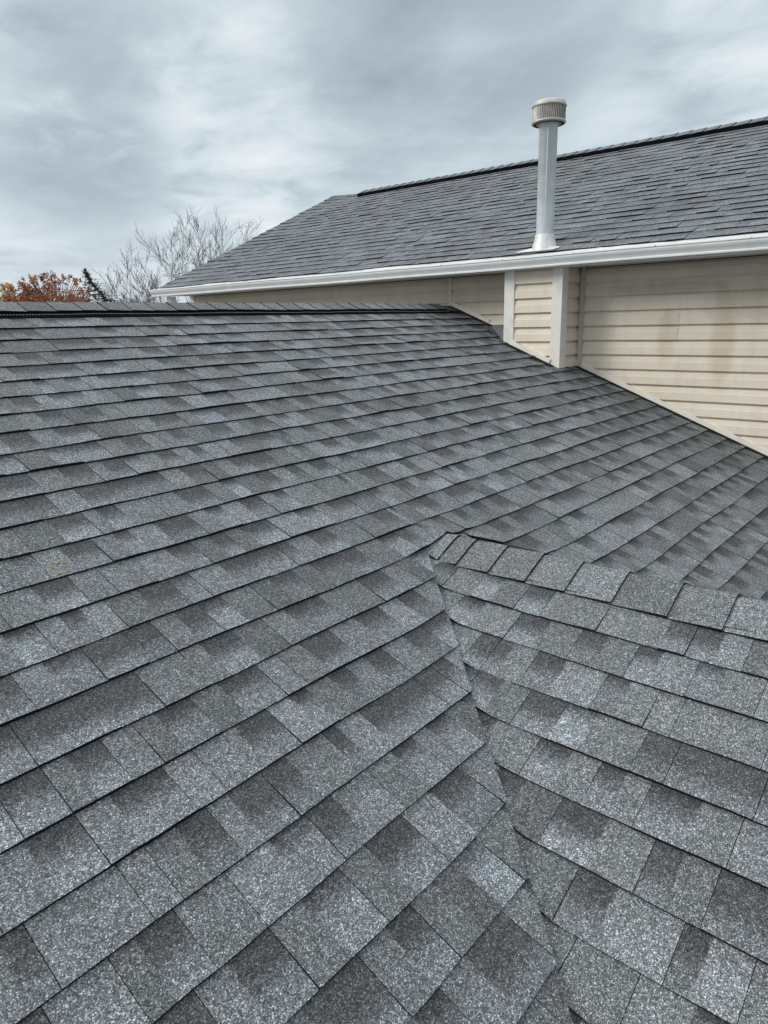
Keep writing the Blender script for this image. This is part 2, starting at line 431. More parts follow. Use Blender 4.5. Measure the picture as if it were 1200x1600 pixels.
# --- level ridge: raised vent with cap shingles
def cap_strip(mb, path, half, cross_n, thick=.006, drop=.03, seed=1, exp_=.145, skew=0.0, warm_seed=0, tone_rng=(.25, .8), sidebits=6):
    """path: function s -> (crest point, left unit vector down the slope, right unit vector, up); pieces laid from s0 to s1"""
    rng = random.Random(seed)
    s0, s1, order = path['range']
    s = s0; prev = None
    while s < s1-.02:
        ex = exp_(s) if callable(exp_) else exp_
        a, b = s, min(s+ex, s1)+.012
        col = (rng.uniform(*tone_rng), rng.random(), rng.random(), 1)
        lift = thick+rng.uniform(0, .0025)
        prof_a, prof_b = path['section'](a), path['section'](b)
        n = len(prof_a['pts'])
        ha = [lift]*n; hb = [.001]*n
        hw = half*(1+rng.uniform(-.015, .015))
        A = []; B = []; A0 = []; B0 = []
        sk = rng.uniform(-.004, .004)
        for i in range(n):
            A.append(path['at'](a+sk, i, lift, hw)); B.append(path['at'](b, i, .0012, hw))
            A0.append(path['at'](a+sk, i, -.003, hw)); B0.append(path['at'](b, i, -.003, hw))
        for i in range(n-1):
            mb.face([A[i], A[i+1], B[i+1], B[i]], 0, [(-1, .15), (-1, .15), (-1, .45), (-1, .45)], col, True)
            mb.face([A[i+1], A[i], A0[i], A0[i+1]], 1)
        for i, r in ((0, 1), (n-1, -1)):
            q4 = [A[i], B[i], B0[i], A0[i]]
            mb.face(q4 if r > 0 else q4[::-1], 1)
        s += ex
def ridge_path(x0, x1, base_h, half, waveamp):
    # pieces lap so that the exposed butt faces the low end; section across Y
    ts = [-1, -.72, -.4, -.15, 0, .15, .4, .72, 1]
    def at(s, i, h, hw):
        t = ts[i]; y = YR-base_h*0+t*hw*.93
        z = PA(0, YR).z+base_h-abs(t)**1.06*hw*sA*.93
        z += waveamp*(noise.noise((s*1.9, 4.2, 0))*1.0+.5*noise.noise((s*5.1, 1.1, 0)))*min(1, abs(t)*1.5)
        k = Vector((0, sA*(1 if t > .05 else -1 if t < -.05 else 0), 1)).normalized()
        return Vector((s, y, z))+k*h
    return {'range': (x0, x1, 1), 'section': lambda s: {'pts': ts}, 'at': at}
mb = MB()
cap_strip(mb, ridge_path(XL, 5.40, .024, .125, .006), .125, 1, thick=.005, seed=3, exp_=.150)
mb.build('ridge_cap', [M_SH, M_EDGE], house, 'row of cap shingles laid over the black ridge vent')
mb = MB()
cap_strip(mb, ridge_path(5.385, XW-.02, .006, .135, .002), .135, 1, thick=.006, seed=8, exp_=.06)
mb.build('ridge_cap', [M_SH, M_EDGE], house, 'short run of darker cap shingles against the siding')
# the vent itself: black baffle strips under the cap with a dotted mesh line
ven = MB()
zc = PA(0, YR).z
for sgn in (-1, 1):
    n = 150; x0, x1 = XL, 5.385
    def wv(x): return .0055*(noise.noise((x*1.9, 4.2, 0))+.5*noise.noise((x*5.1, 1.1, 0)))
    for k in range(n):
        xa, xb = x0+(x1-x0)*k/n, x0+(x1-x0)*(k+1)/n
        ya, yb_ = YR+sgn*.118, YR+sgn*.134
        za = zc-.120*sA
        za = zc-.402*.150
        prof = [(YR+sgn*.104, za+.0325), (YR+sgn*.119, za+.0285), (YR+sgn*.141, za+.015), (YR+sgn*.151, za+.002)]
        for i in range(3):
            (y_a, z_a), (y_b, z_b) = prof[i], prof[i+1]
            q4 = [(xa, y_a, z_a+wv(xa)*(i < 2)), (xb, y_a, z_a+wv(xb)*(i < 2)), (xb, y_b, z_b+wv(xb)*(i < 1)), (xa, y_b, z_b+wv(xa)*(i < 1))]
            ven.face(q4)
ventob = ven.build('ridge_vent', M_VENT, house)
dots = MB(); x = XL
while x < 5.38:
    w_ = .0055*(noise.noise((x*1.9, 4.2, 0))+.5*noise.noise((x*5.1, 1.1, 0)))
    y = YR-.1345; z = zc-.402*.150+.0205+w_*.8
    dots.box(x, x+.009, y-.0025, y+.0015, z-.0014, z+.0018)
    x += .016
dots.build('vent_louver', M_VENTM, ventob)

# --- caps on the cross gable's ridge, bending up into the main slope at the head of the valleys
CT = [-1, -.7, -.35, -.12, 0, .12, .35, .7, 1]
def capB_at(s, i, h, hw):
    # s grows with Y; beyond s = 1.47 the crest turns up the main slope
    t = CT[i]
    bend = max(0.0, s-1.44); b2 = min(1.0, bend/.20); b2 = b2*b2*(3-2*b2)
    y = s
    zcr = ZC+.004
    hwx = hw*.914
    x = XC+t*hwx
    z = zcr-abs(t)**1.12*hwx*sB
    zA = sA*y+cA
    # skew: seen from above the pieces near the end splay
    z = max(z, zA+.004)
    k = Vector((sB*(1 if t > .05 else -1 if t < -.05 else 0), 0, 1)).normalized()
    return Vector((x, y, z+H))+k*h
path = {'range': (.469-.158*30, 1.66, 1), 'section': lambda s: {'pts': CT}, 'at': capB_at}
mb = MB()
CB = [.469, .628, .80, .96, 1.108, 1.253, 1.39, 1.475, 1.56, 1.70]
def expB(s): return .158 if s < .46 else min(c for c in CB if c > s+.01)-s
cap_strip(mb, path, .150, 1, thick=.0085, seed=17, exp_=expB, tone_rng=(.2, .95))
mb.build('ridge_cap', [M_SH, M_EDGE], house, 'cap shingles along the short ridge of the cross gable')

# ------------------------------------------------------------------ upper roof
def eave(y): return Vector((5.165, y, .474+.0035*(8.2-y)*.7))
def rtop(y): return Vector((8.40, y, 1.845+.048*(y-7.5)/.66 if y > 7.5 else 1.845-.012*(7.5-y)/5.5))
DL = (rtop(5)-eave(5)).length
def PD(u, v):
    y = -u; a, b = eave(y), rtop(y); k = v/DL
    p = a+(b-a)*k; p.z += H
    return p
dv = (rtop(5)-eave(5)).normalized(); ND = Vector((-dv.z, 0, dv.x))
YD0, YD1 = -3.0, 8.16
mb = MB()
shingle_field(mb, PD, ND, [-.006+.1435*n for n in range(0, 25)], -YD1, -YD0, .1435, 71, lambda j, v0, uc, rng: [(0, -1, DL)], thick=.0040, wave=.003, off=.0048, step=.07, units=(.10, .20), order=-1, rag=.003)
upper = mb.build('upper_roof', [M_SHFAR, M_EDGE], house, 'upper shingle roof behind, sloping down to the white gutter')
mb = MB()
T = .030
for ya, yb_ in ((YD0, 7.5), (7.5, YD1-.01)): slab(mb, [PD(-ya, .01), PD(-yb_, .01), PD(-yb_, DL-.01), PD(-ya, DL-.01)][::-1], ND, .05)
def PD2(u, v):
    p = PD(-u, v); return Vector((2*8.40-p.x, p.y, p.z))
ND2 = Vector((dv.z, 0, dv.x))
for ya, yb_ in ((YD0, 7.5), (7.5, YD1-.01)): slab(mb, [PD2(ya, .01), PD2(yb_, .01), PD2(yb_, DL-.01), PD2(ya, DL-.01)], ND2, .05)
mb.build('roof_deck', M_DECK, house)
mb = MB()
shingle_field(mb, PD2, ND2, [-.012+.1435*n for n in range(0, 25)], YD0, YD1, .1435, 72, lambda j, v0, uc, rng: [(0, -1, DL)], step=.4, units=(.2, .5))
mb.build('upper_roof', [M_SHFAR, M_EDGE], house, 'far slope of the upper roof')
# ridge: flat caps at the left end, raised vent from there on
def up_path(y0, y1, bh, half):
    ts = [-1, -.5, 0, .5, 1]
    def at(s, i, h, hw):
        t = ts[i]; r = rtop(s); return Vector((r.x+t*hw*.92, s, r.z+H+bh+h-abs(t)*hw*.40+.003*noise.noise((s*2.2, 9, 0))*abs(t)))
    return {'range': (y0, y1, 1), 'section': lambda s: {'pts': ts}, 'at': at}
mb = MB(); cap_strip(mb, up_path(7.5, YD1-.01, .006, .10), .10, 1, thick=.004, seed=5); cap_strip(mb, up_path(YD0, 7.52, .045, .145), .145, 1, thick=.008, seed=6)
mb.build('ridge_cap', [M_SHFAR, M_EDGE], house, 'cap shingles on the upper ridge')
mb = MB()
for sgn in (-1, 1):
    for k in range(60):
        ya, yb_ = YD0+(7.52-YD0)*k/60, YD0+(7.52-YD0)*(k+1)/60
        for (xa, za, xb, zb) in ((.11, .0, .145, -.018), (.145, -.018, .142, -.062)):
            q4 = []
            for yy, xx, zz in ((ya, xa, za), (yb_, xa, za), (yb_, xb, zb), (ya, xb, zb)):
                r = rtop(yy); q4.append((r.x+sgn*xx, yy, r.z+H+zz+.003*noise.noise((yy*2.2, 9, 0))))
            mb.face(q4)
r = rtop(7.52); mb.face([(r.x-.14, 7.52, r.z+H-.06), (r.x-.14, 7.52, r.z+H-.015), (r.x, 7.52, r.z+H+.04), (r.x+.14, 7.52, r.z+H-.015), (r.x+.14, 7.52, r.z+H-.06)])
mb.build('ridge_vent', M_VENT, house, 'black vent strip under the caps of the upper ridge')
# gable-end rake trim
mb = MB()
for X0, X1 in ((5.175, 8.4), (16.8-5.175, 8.4)):
    mb.beam((X0, YD1-.012, .479+H-.055), (X1, YD1-.012, 1.893+H-.055), (0, 0, 1), .085, .02)
mb.build('rake_board', M_WHITE, house)

# ------------------------------------------------------------------ walls
def siding(mb, x_face, y0, y1, z0, z1, seed, e=.1145, zref=.2712-.1145*60, axis='x', nsign=-1, seams=None):
    """horizontal Dutch-lap vinyl courses on a wall that faces nsign*axis"""
    rng = random.Random(seed)
    k0 = int(math.floor((z0-H-zref)/e))
    z = zref+k0*e+H; row = k0
    def pt(o, s_, zz): return (x_face+nsign*o, s_, zz) if axis == 'x' else (s_, x_face+nsign*o, zz)
    while z < z1:
        zt = min(z+e, z1)
        cuts = [y0, y1]
        if seams: cuts = sorted([y0, y1]+[c for c in seams(row) if y0 < c < y1])
        for a, b in zip(cuts[:-1], cuts[1:]):
            o = .0026 if (cuts.index(a) % 2) else 0
            prof = [(.000, z+.0005), (.0165+o, z+.0), (.0170+o, z+.004), (.0130+o, z+.058), (.0095+o, z+.066), (.0035+o, z+.096), (-.003, z+.100), (-.004, z+e+.0005)]
            wob = lambda yy: .0012*noise.noise((yy*1.7, row*.9, seed))
            n = max(1, int((b-a)/.4))
            for i in range(n):
                ya, yb_ = a+(b-a)*i/n, a+(b-a)*(i+1)/n
                for (o1, z1_), (o2, z2_) in zip(prof[:-1], prof[1:]):
                    mb.face([pt(o1, ya, min(z1_+wob(ya), z1)), pt(o1, yb_, min(z1_+wob(yb_), z1)), pt(o2, yb_, min(z2_+wob(yb_), z1)), pt(o2, ya, min(z2_+wob(ya), z1))], 0)
        z += e; row += 1
ZS = H+.385                                # soffit height
def seams_main(row):
    r_ = random.Random(row*7+3)
    k = 60
    return {60: [1.425], 61: [1.425], 59: [], 57: [1.86], 56: [1.86], 58: []}.get(row, [1.1+((row*37) % 11)*.13-2.8, ((row*53) % 7)*.9+4.4] if row < 54 else [5.3+.8*(row % 3)])
mb = MB()
siding(mb, XW, YE-.0, 2.70, 0.1, ZS, 1, seams=seams_main)
siding(mb, XW, 3.10, 3.96, 4.3, ZS, 2)
siding(mb, XW, 3.985, 8.13, 0.1, ZS, 3, seams=seams_main)
mb.build('siding_wall', M_SIDE, house, 'beige horizontal vinyl siding wall under the white gutter')
# core behind the siding, gable end and other walls
mb = MB()
mb.box(XW+.003, 11.0, YE, 8.13, 0, ZS-.003)
mb.box(XL+.35, XW-.02, YE+.3, 7.9, 0, 2.2)
mb.box(XB0+.3, XW-.5, -4.3, YE+.29, 0, 2.2)
mb.build('wall', M_SIDE, house)
mb = MB()
siding(mb, 8.1305, 5.66, 11.14, 0.1, ZS, 4, axis='y', nsign=1)
n = 40
for k in range(n):                          # gable triangle at the far end of the upper roof
    zA_, zB_ = ZS+(1.42*k/n), ZS+(1.42*(k+1)/n)
    w0 = 3.0*(1-k/n)
    w1 = 3.0*(1-(k+1)/n)
    mb.face([(8.4-w0, 8.135, zA_), (8.4+w0, 8.135, zA_), (8.4+w1, 8.132, zB_), (8.4-w1, 8.132, zB_)])
mb.build('siding_wall', M_SIDE, house, 'gable-end siding of the upper house, seen edge-on')

# soffit + fascia
mb = MB()
y = YE
while y < 8.14:
    mb.box(5.272, XW+.002, y+.002, min(y+.098, 8.15), ZS, ZS+.010); y += .10
mb.box(5.272, XW, YE, 8.15, ZS+.004, ZS+.012)
mb.build('soffit', M_SOFFIT, house)
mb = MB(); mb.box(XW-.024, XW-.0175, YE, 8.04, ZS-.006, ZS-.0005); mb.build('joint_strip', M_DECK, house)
mb = MB(); mb.box(5.262, 5.285, YE, 8.155, ZS-.008, ZS+.085); mb.build('fascia', M_WHITE, house)
mb = MB()
for k in range(30):
    ya, yb_ = YE+(YD1-YE)*k/30, YE+(YD1-YE)*(k+1)/30
    a, b = eave(ya), eave(yb_)
    mb.face([(a.x-.002, ya, a.z+H-.001), (b.x-.002, yb_, b.z+H-.001), (b.x-.002, yb_, b.z+H-.045), (a.x-.002, ya, a.z+H-.045)])
mb.build('drip_edge', M_WHITE, house)

# gutter: K-style profile, open at the top, falling slightly to the far end
gp = [(5.258, .470), (5.258, .384), (5.190, .380), (5.168, .382), (5.166, .392), (5.170, .396), (5.160, .412), (5.148, .428), (5.142, .440), (5.142, .452), (5.134, .454), (5.134, .464), (5.139, .466), (5.147, .465), (5.147, .459)]
gin = [(5.253, .470), (5.253, .389), (5.175, .388), (5.170, .40), (5.152, .43), (5.147, .459)]
mb = MB()
def sag(y): return .002*math.sin(y*1.1)+.0012*math.sin(y*3.1+1)
GY = 8.33
for p in (gp, gin): mb.extrude_y([(x, z+H-.006) for x, z in p], YE, GY, dz=.016, segs=60, sag=sag)
pe = [(x, GY, z+H-.006+sag(GY)) for x, z in gp[:13]]
mb.face(pe[::-1]); mb.face([(x, y+.002, z) for x, y, z in pe])
gut = mb.build('gutter', M_WHITE, house, 'long white aluminium gutter along the upper eave')
for k, y in enumerate([8.0-.61*i for i in range(18)]):
    sc = MB()
    z = .460+H-.006+sag(y)+.016*(GY-y)/(GY-YE)
    sc.tube([(5.1325, y, z), (5.1300, y, z)], .0045, 8)
    sc.box(5.135, 5.256, y-.006, y+.006, z-.003, z+.0)
    sc.build('gutter_hanger', M_LEAD, gut)
# far downspout and corner post
ds = MB()
ds.box(5.262, 5.345, 8.055, 8.135, 4.95, ZS-.012)
ds.box(5.262, 5.345, 8.055, 8.135, .3, 4.94)
for k in range(4): ds.box(5.262-.004, 5.262, 8.066+.018*k, 8.075+.018*k, .3, ZS-.02)
ds.build('downspout', M_WHITE, house)
mb = MB(); mb.box(XW-.022, XW+.01, 8.05, 8.155, .1, ZS-.001); mb.box(XW-.022, XW+.07, 8.155, 8.175, .1, ZS-.001)
mb.build('corner_post', M_TRIM, house)
# narrow joint strip where the low ridge meets the wall, and the inside corner strip beside the chase
mb = MB(); mb.box(XW-.020, XW-.001, 3.958, 3.987, 4.95, ZS-.001); mb.box(XW-.027, XW-.0195, 3.966, 3.979, 4.95, ZS-.002); mb.build('joint_strip', M_TRIM, house)
mb = MB(); mb.box(XW-.034, XW-.001, 2.636, 2.6535, 4.4, ZS-.001); mb.box(XW-.026, XW-.001, 2.624, 2.6358, 4.4, ZS-.001); mb.build('joint_strip', M_SOFFIT, house)

# boxed flue chase
CX = 5.30; CY0, CY1 = 2.672, 3.185; ZB = 4.35
chase = bpy.data.objects.new('flue_chase', None)
cm = MB(); siding(cm, CX+.012, CY0+.06, CY1-.055, ZB, ZS, 8); siding(cm, CY0+.012, CX+.06, XW-.012, ZB, ZS, 9, axis='y', nsign=-1); siding(cm, CY1-.012, CX+.06, XW-.012, ZB, ZS, 9, axis='y', nsign=1)
cm.box(CX+.016, XW, CY0+.016, CY1-.016, ZB, ZS-.002)
cm = cm.build('flue_chase', M_SIDE, house, 'narrow sided box standing out from the wall below the vent pipe')
def cornerpost(ya, yb_, xa, xb, side):
    m = MB()
    m.box(CX-.010, CX+.014, ya, yb_, ZB, ZS-.001)
    yy = ya if side < 0 else yb_
    m.box(CX+.014, xb, yy if side < 0 else yy-.012, yy+.012 if side < 0 else yy, ZB, ZS-.001)
    m.build('corner_post', M_TRIM, cm)
cornerpost(CY1-.088, CY1+.004, 0, CX+.085, 1)
cornerpost(CY0-.008, CY0+.080, 0, CX+.088, -1)

# sloping trim where walls meet the roof, step flashing, cricket behind the chase
mb = MB()
def rake_trim(xf, ya, yb_, up=.036, th=.022):
    m0 = Vector((xf-th/2, ya, sA*ya+cA+H+.010+up/2)); m1 = Vector((xf-th/2, yb_, sA*yb_+cA+H+.010+up/2))
    mb.beam(m0, m1, (0, -sA, 1), up, th)
rake_trim(XW-.002, YE, 2.668)
rake_trim(CX-.001, 2.745, 3.10)
rake_trim(XW-.002, 3.54, 3.958)
mb.box(XW-.022, XW-.002, 3.19, 3.545, H-.051, H-.026)
mb.build('wall_trim', mat('cream_channel', (.82, .775, .69), .55, .3, var=.04, dirt=((.5, .45, .36), 9, .25)), house)
mb = MB()
for (xf, a, b) in ((XW-.023, YE, 2.66), (CX-.024, 2.70, 3.19), (XW-.023, 3.5, 3.95)):
    mb.beam((xf-.03, a, sA*a+cA+H+.0085), (xf-.03, b, sA*b+cA+H+.0085), (1, 0, 0), .062, .003)
mb.build('step_flashing', M_DECK, house)
mb = MB()                                     # little saddle shedding water round the chase
pk = lambda x, y, h=0: Vector((x, y, sA*y+cA+H+h))
zr = H-.055
a, b, c, d = Vector((XW-.02, 3.55, zr+.004)), Vector((XW-.02, CY1+.005, zr)), Vector((CX-.01, CY1+.005, sA*CY1+cA+H+.012)), Vector((CX+.12, 3.42, sA*3.42+cA+H+.010))
u4 = [(-1, .2), (-1, .2), (-1, .5), (-1, .5)]
mb.face([a, d, c, b], 0, u4, (1, .5, .5, 1))
mb.face([a, Vector((XW-.02, 3.56, sA*3.56+cA+H)), d+Vector((-.01, .02, -.012)), d], 1)
mb.face([d, d+Vector((-.006, .004, -.012)), c+Vector((-.006, 0, -.012)), c], 1)
mb.build('roof_cricket', [M_SH, M_EDGE], house)

# ------------------------------------------------------------------ vent pipe
VX, VY = 5.285, 2.830
vp = empty('vent_pipe', (VX, VY, H+.50), 'tall galvanised flue pipe with ribbed cap rising from the upper roof', 'vent pipe')
mb = MB()
zt = H+1.435
R0 = .0685
mb.lathe([(R0, H+.50), (R0, H+.60), (R0, H+1.385), (R0+.0012, H+1.386), (R0+.0012, zt)], VX, VY, 48)
for a_ in (math.radians(205),):                # lock seam
    mb.beam((VX+R0*math.cos(a_), VY+R0*math.sin(a_), H+.60), (VX+R0*math.cos(a_), VY+R0*math.sin(a_), H+1.384), (-math.sin(a_), math.cos(a_), 0), .007, .004)
mb.build('pipe', M_GALV, vp)
mb = MB()                                      # storm collar and cone boot
n = 48; rings = []
for r_, z in ((.0705, .632), (.0725, .625), (.0745, .60), (.084, .565), (.096, .530), (.102, .50), (.102, .46)):
    rings.append([(VX+r_*math.cos(2*math.pi*k/n)*(1+.0*k), VY+r_*math.sin(2*math.pi*k/n)*1.05, z+H+(.018*math.cos(2*math.pi*k/n) if z < .54 else 0)) for k in range(n)])
mb.mesh([p for r_ in rings for p in r_], [(i*n+k, i*n+(k+1) % n, (i+1)*n+(k+1) % n, (i+1)*n+k) for i in range(len(rings)-1) for k in range(n)], 0, True)
a_ = math.radians(215)
mb.tube([(VX+r_*math.cos(a_), VY+r_*1.05*math.sin(a_), z+H) for r_, z in ((.0735, .62), (.0755, .60), (.085, .565), (.097, .53), (.103, .49))], .0028, 6)
mb.build('boot', M_LEAD, vp)
mb = MB()                                      # flashing plate lying on the shingles
def onD(x, y, h): 
    a, b = eave(y), rtop(y); k = (x-a.x)/(b.x-a.x); return Vector((x, y, a.z+(b.z-a.z)*k+H))+ND*h
rg = random.Random(3); top = []
outline = [(5.180, 3.035), (5.176, 2.95), (5.177, 2.86), (5.180, 2.78), (5.184, 2.70), (5.222, 2.655), (5.250, 2.70), (5.258, 2.80), (5.250, 2.93), (5.215, 2.99)]
for x_, y_ in outline: top.append(onD(x_, y_, .0125+rg.uniform(0, .003)))
bot = [p-ND*.003 for p in top]; m_ = len(top)
mb.mesh(top+bot, [tuple(range(m_)), tuple(range(2*m_-1, m_-1, -1))]+[(i, m_+i, m_+(i+1) % m_, (i+1) % m_) for i in range(m_)])
mb.build('flashing_plate', M_LEAD, vp)
# cap: slatted drum between two hoops, low dome on top, tilted a little on its pipe
RC = .127; z0, z1 = H+1.415, H+1.535
capo = MB()
capo.lathe([(.060, z0-.008), (RC-.006, z0-.004), (RC, z0), (RC+.001, z0+.010), (RC-.001, z0+.014)], VX, VY, 64)
capo.lathe([(RC-.002, z1-.014), (RC+.001, z1-.010), (RC+.003, z1-.002), (RC+.001, z1+.004), (RC-.003, z1+.006), (RC-.002, z1+.013), (RC-.010, z1+.024), (RC-.032, z1+.033), (RC-.07, z1+.038), (.002, z1+.040)], VX, VY, 64)
capo.lathe([(RC-.020, z0), (RC-.020, z1)], VX, VY, 48, 1)  # inner drum coloured dark to stand for shade behind the slats
capo.lathe([(.060, z0-.0065), (RC-.012, z0-.0055)], VX, VY, 48, 1)  # underside ring: its shade put into the colour too
capob = capo.build('cap', [M_CAPM, M_BARK_CAPSHADE], vp)
lv = MB()
for k in range(52):
    a_ = 2*math.pi*k/52
    c_, s_ = math.cos(a_+.35), math.sin(a_+.35)
    p0 = Vector((VX+(RC-.006)*math.cos(a_), VY+(RC-.006)*math.sin(a_), z0+.012)); p1 = p0+Vector((0, 0, z1-z0-.024))
    lv.beam(p0, p1, (-s_, c_, 0), .0095, .0022)
lv.build('cap_slat', M_CAPM, capob)
lv_in = capob

# ------------------------------------------------------------------ dead grass stem lying on the shingles
gs = MB()
cx_, cy_ = .835, 1.985
pts = []
for k in range(26):
    a_ = .5+k/25*6.0
    r1, r2 = .040*(1-.012*k), .024
    x_ = cx_+r1*math.cos(a_); y_ = cy_+r2*math.sin(a_)
    pts.append(PA(x_, y_)+NA*(.010+.004*math.sin(a_*1.5)))
gs.tube(pts, .0011, 6)
tag(gs.build('grass_stem', mat('dry_straw', (.42, .33, .13), .8, .2)), 'thin curled straw-coloured stem lying on the shingles at the left', 'dry stem')

# ------------------------------------------------------------------ ground and planting
gm = MB(); gm.face([(-600, -600, 0), (900, -600, 0), (900, 900, 0), (-600, 900, 0)])
gr = gm.build('ground', M_GRASS); gr['kind'] = 'structure'

def ray_at(pxx, pyy, dist):
    d = CF+CR*(pxx-600)/1086.35-CU*(pyy-800)/1086.35
    d = d/math.hypot(d.x, d.y)*dist
    return Vector((d.x, d.y, d.z+H))
def leaf_mat(name, cols):
    m = bpy.data.materials.new(name); m.use_nodes = True; t = m.node_tree; t.nodes.clear(); q = NG(t)
    at = q.n('ShaderNodeAttribute', attribute_name='tone'); s = q.n('ShaderNodeSeparateColor', ins={0: at.outputs['Color']})
    rp = q.n('ShaderNodeValToRGB', ins={0: s.outputs[0]}); el = rp.color_ramp.elements
    el[0].position = 0; el[0].color = rgb(*cols[0]); el[1].position = 1; el[1].color = rgb(*cols[-1])
    for i, c_ in enumerate(cols[1:-1]): x_ = el.new((i+1)/(len(cols)-1)); x_.color = rgb(*c_)
    bs = q.n('ShaderNodeBsdfPrincipled', ins={'Base Color': rp.outputs[0], 'Roughness': .7, 'Specular IOR Level': .2})
    tr = q.n('ShaderNodeBsdfTranslucent', ins={0: rp.outputs[0]})
    mx = q.n('ShaderNodeMixShader', ins={0: .3, 1: bs.outputs[0], 2: tr.outputs[0]})
    q.n('ShaderNodeOutputMaterial', ins={0: mx.outputs[0]}); return m
def leaves(mb, centre, rad, n, size, rng, tone, spread=.2):
    for _ in range(n):
        d = Vector((rng.gauss(0, 1), rng.gauss(0, 1), rng.gauss(0, 1))).normalized()*(rng.random()**.45)
        p = centre+Vector((d.x*rad[0], d.y*rad[1], d.z*rad[2]))
        a = Vector((rng.gauss(0, 1), rng.gauss(0, 1), rng.gauss(0, 1))).normalized(); b = a.orthogonal().normalized()
        s_ = size*rng.uniform(.6, 1.3); t = min(1, max(0, tone+rng.uniform(-spread, spread)))
        mb.face([p-a*s_, p-b*s_*.6, p+a*s_, p+b*s_*.6], 0, [(0, 0)]*4, (t, rng.random(), 0, 1))
def leafy_tree(name, label, cat, base, top_z, crown_r, mat_, bark, seed, clumps=55, per=130, size=.05, cz=None, density=1.0):
    rng = random.Random(seed); t = empty(name, base, label, cat)
    hc = cz if cz else top_z*.62; rz = top_z-hc
    tr = MB(); cr = MB()
    tr.tube([base, base+Vector((.05, 0, hc*.4)), base+Vector((0, .05, hc*.8)), Vector((base.x, base.y, top_z-.5))], [.17, .13, .09, .02], 10)
    for k in range(clumps):
        d = Vector((rng.gauss(0, 1), rng.gauss(0, 1), rng.gauss(0, 1))).normalized()
        q = rng.uniform(.55, .93)*(1+.12*noise.noise(d*2.3+Vector((seed, 0, 0))))
        c_ = Vector((base.x+d.x*crown_r*q, base.y+d.y*crown_r*q, hc+d.z*rz*q))
        if k % 2 == 0:
            j = Vector((base.x, base.y, hc*.55+rng.random()*rz*.6)); mid = (j+c_)/2+Vector((0, 0, .12))
            tr.tube([j, mid, c_], [.05, .03, .008], 5, cap=False)
        rr = rng.uniform(.16, .30)*crown_r
        leaves(cr, c_, (rr, rr, rr*.85), per, size, rng, rng.random(), .3)
    # ragged sprays standing off the outline
    for k in range(clumps):
        a_ = rng.uniform(0, 2*math.pi); e_ = rng.uniform(.1, 1.5)
        d = Vector((math.cos(a_)*math.cos(e_), math.sin(a_)*math.cos(e_), math.sin(e_)))
        c_ = Vector((base.x+d.x*crown_r*.98, base.y+d.y*crown_r*.98, hc+d.z*rz*.98)); tip = c_+d*rng.uniform(.05, .28)
        tr.tube([c_-d*.4, c_, tip], [.012, .007, .003], 4, cap=False)
        leaves(cr, tip, (.08, .08, .12), 14, size, rng, rng.random(), .3)
    tr.build('trunk', bark, t); cr.build('crown', mat_, t)
    return t
M_RED = leaf_mat('autumn_red_leaves', [(.13, .075, .04), (.25, .11, .05), (.34, .15, .065), (.36, .10, .06), (.38, .22, .09)])
M_YEL = leaf_mat('autumn_gold_leaves', [(.22, .12, .03), (.44, .24, .06), (.55, .34, .09)])
M_PINE = leaf_mat('dark_conifer_needles', [(.018, .045, .038), (.035, .075, .060), (.06, .105, .08)])
M_OLIVE = leaf_mat('olive_shrub_leaves', [(.07, .06, .03), (.12, .11, .05), (.17, .15, .08)])
p = ray_at(78, 437, 30)
leafy_tree('maple_tree', 'round rust-red autumn tree rising behind the low ridge', 'tree', Vector((p.x, p.y, 0)), p.z, 1.80, M_RED, M_BARK_CAPSHADE, 4, 90, 150, .055, cz=p.z-1.45)
p = ray_at(8, 452, 33)
leafy_tree('ash_tree', 'small golden-orange autumn tree at the left edge, beside the rust-red one', 'tree', Vector((p.x, p.y, 0)), p.z, 1.05, M_YEL, M_BARK_CAPSHADE, 9, 50, 120, .055, cz=p.z-1.2)
# olive scrub
p = ray_at(205, 463, 27)
bt = empty('shrub', Vector((p.x, p.y, 0)), 'tall olive-brown bush just above the ridge under the bare tree', 'bush')
rng = random.Random(12); cr = MB(); tr = MB()
vdir = Vector((CR.x, CR.y, 0)).normalized()
for k in range(46):
    o = vdir*rng.uniform(-.85, .85)+Vector((rng.uniform(-.2, .2), rng.uniform(-.3, .3), 0))
    zt_ = p.z-.30*rng.random()-.25*abs(o.length)*.5
    leaves(cr, Vector((p.x, p.y, 0))+o+Vector((0, 0, zt_-.18)), (.2, .2, .20), 90, .028, rng, rng.random(), .3)
    leaves(cr, Vector((p.x, p.y, 0))+o+Vector((0, 0, zt_*rng.uniform(.3, .9))), (.35, .35, .5), 40, .05, rng, rng.random(), .3)
    if k % 3 == 0: tr.tube([Vector((p.x, p.y, 0))+o*.3, Vector((p.x, p.y, 0))+o*.7+Vector((0, 0, zt_*.5)), Vector((p.x, p.y, 0))+o+Vector((0, 0, zt_))], [.03, .02, .004], 5, cap=False)
tr.build('trunk', M_BARK_CAPSHADE, bt); cr.build('crown', M_OLIVE, bt)
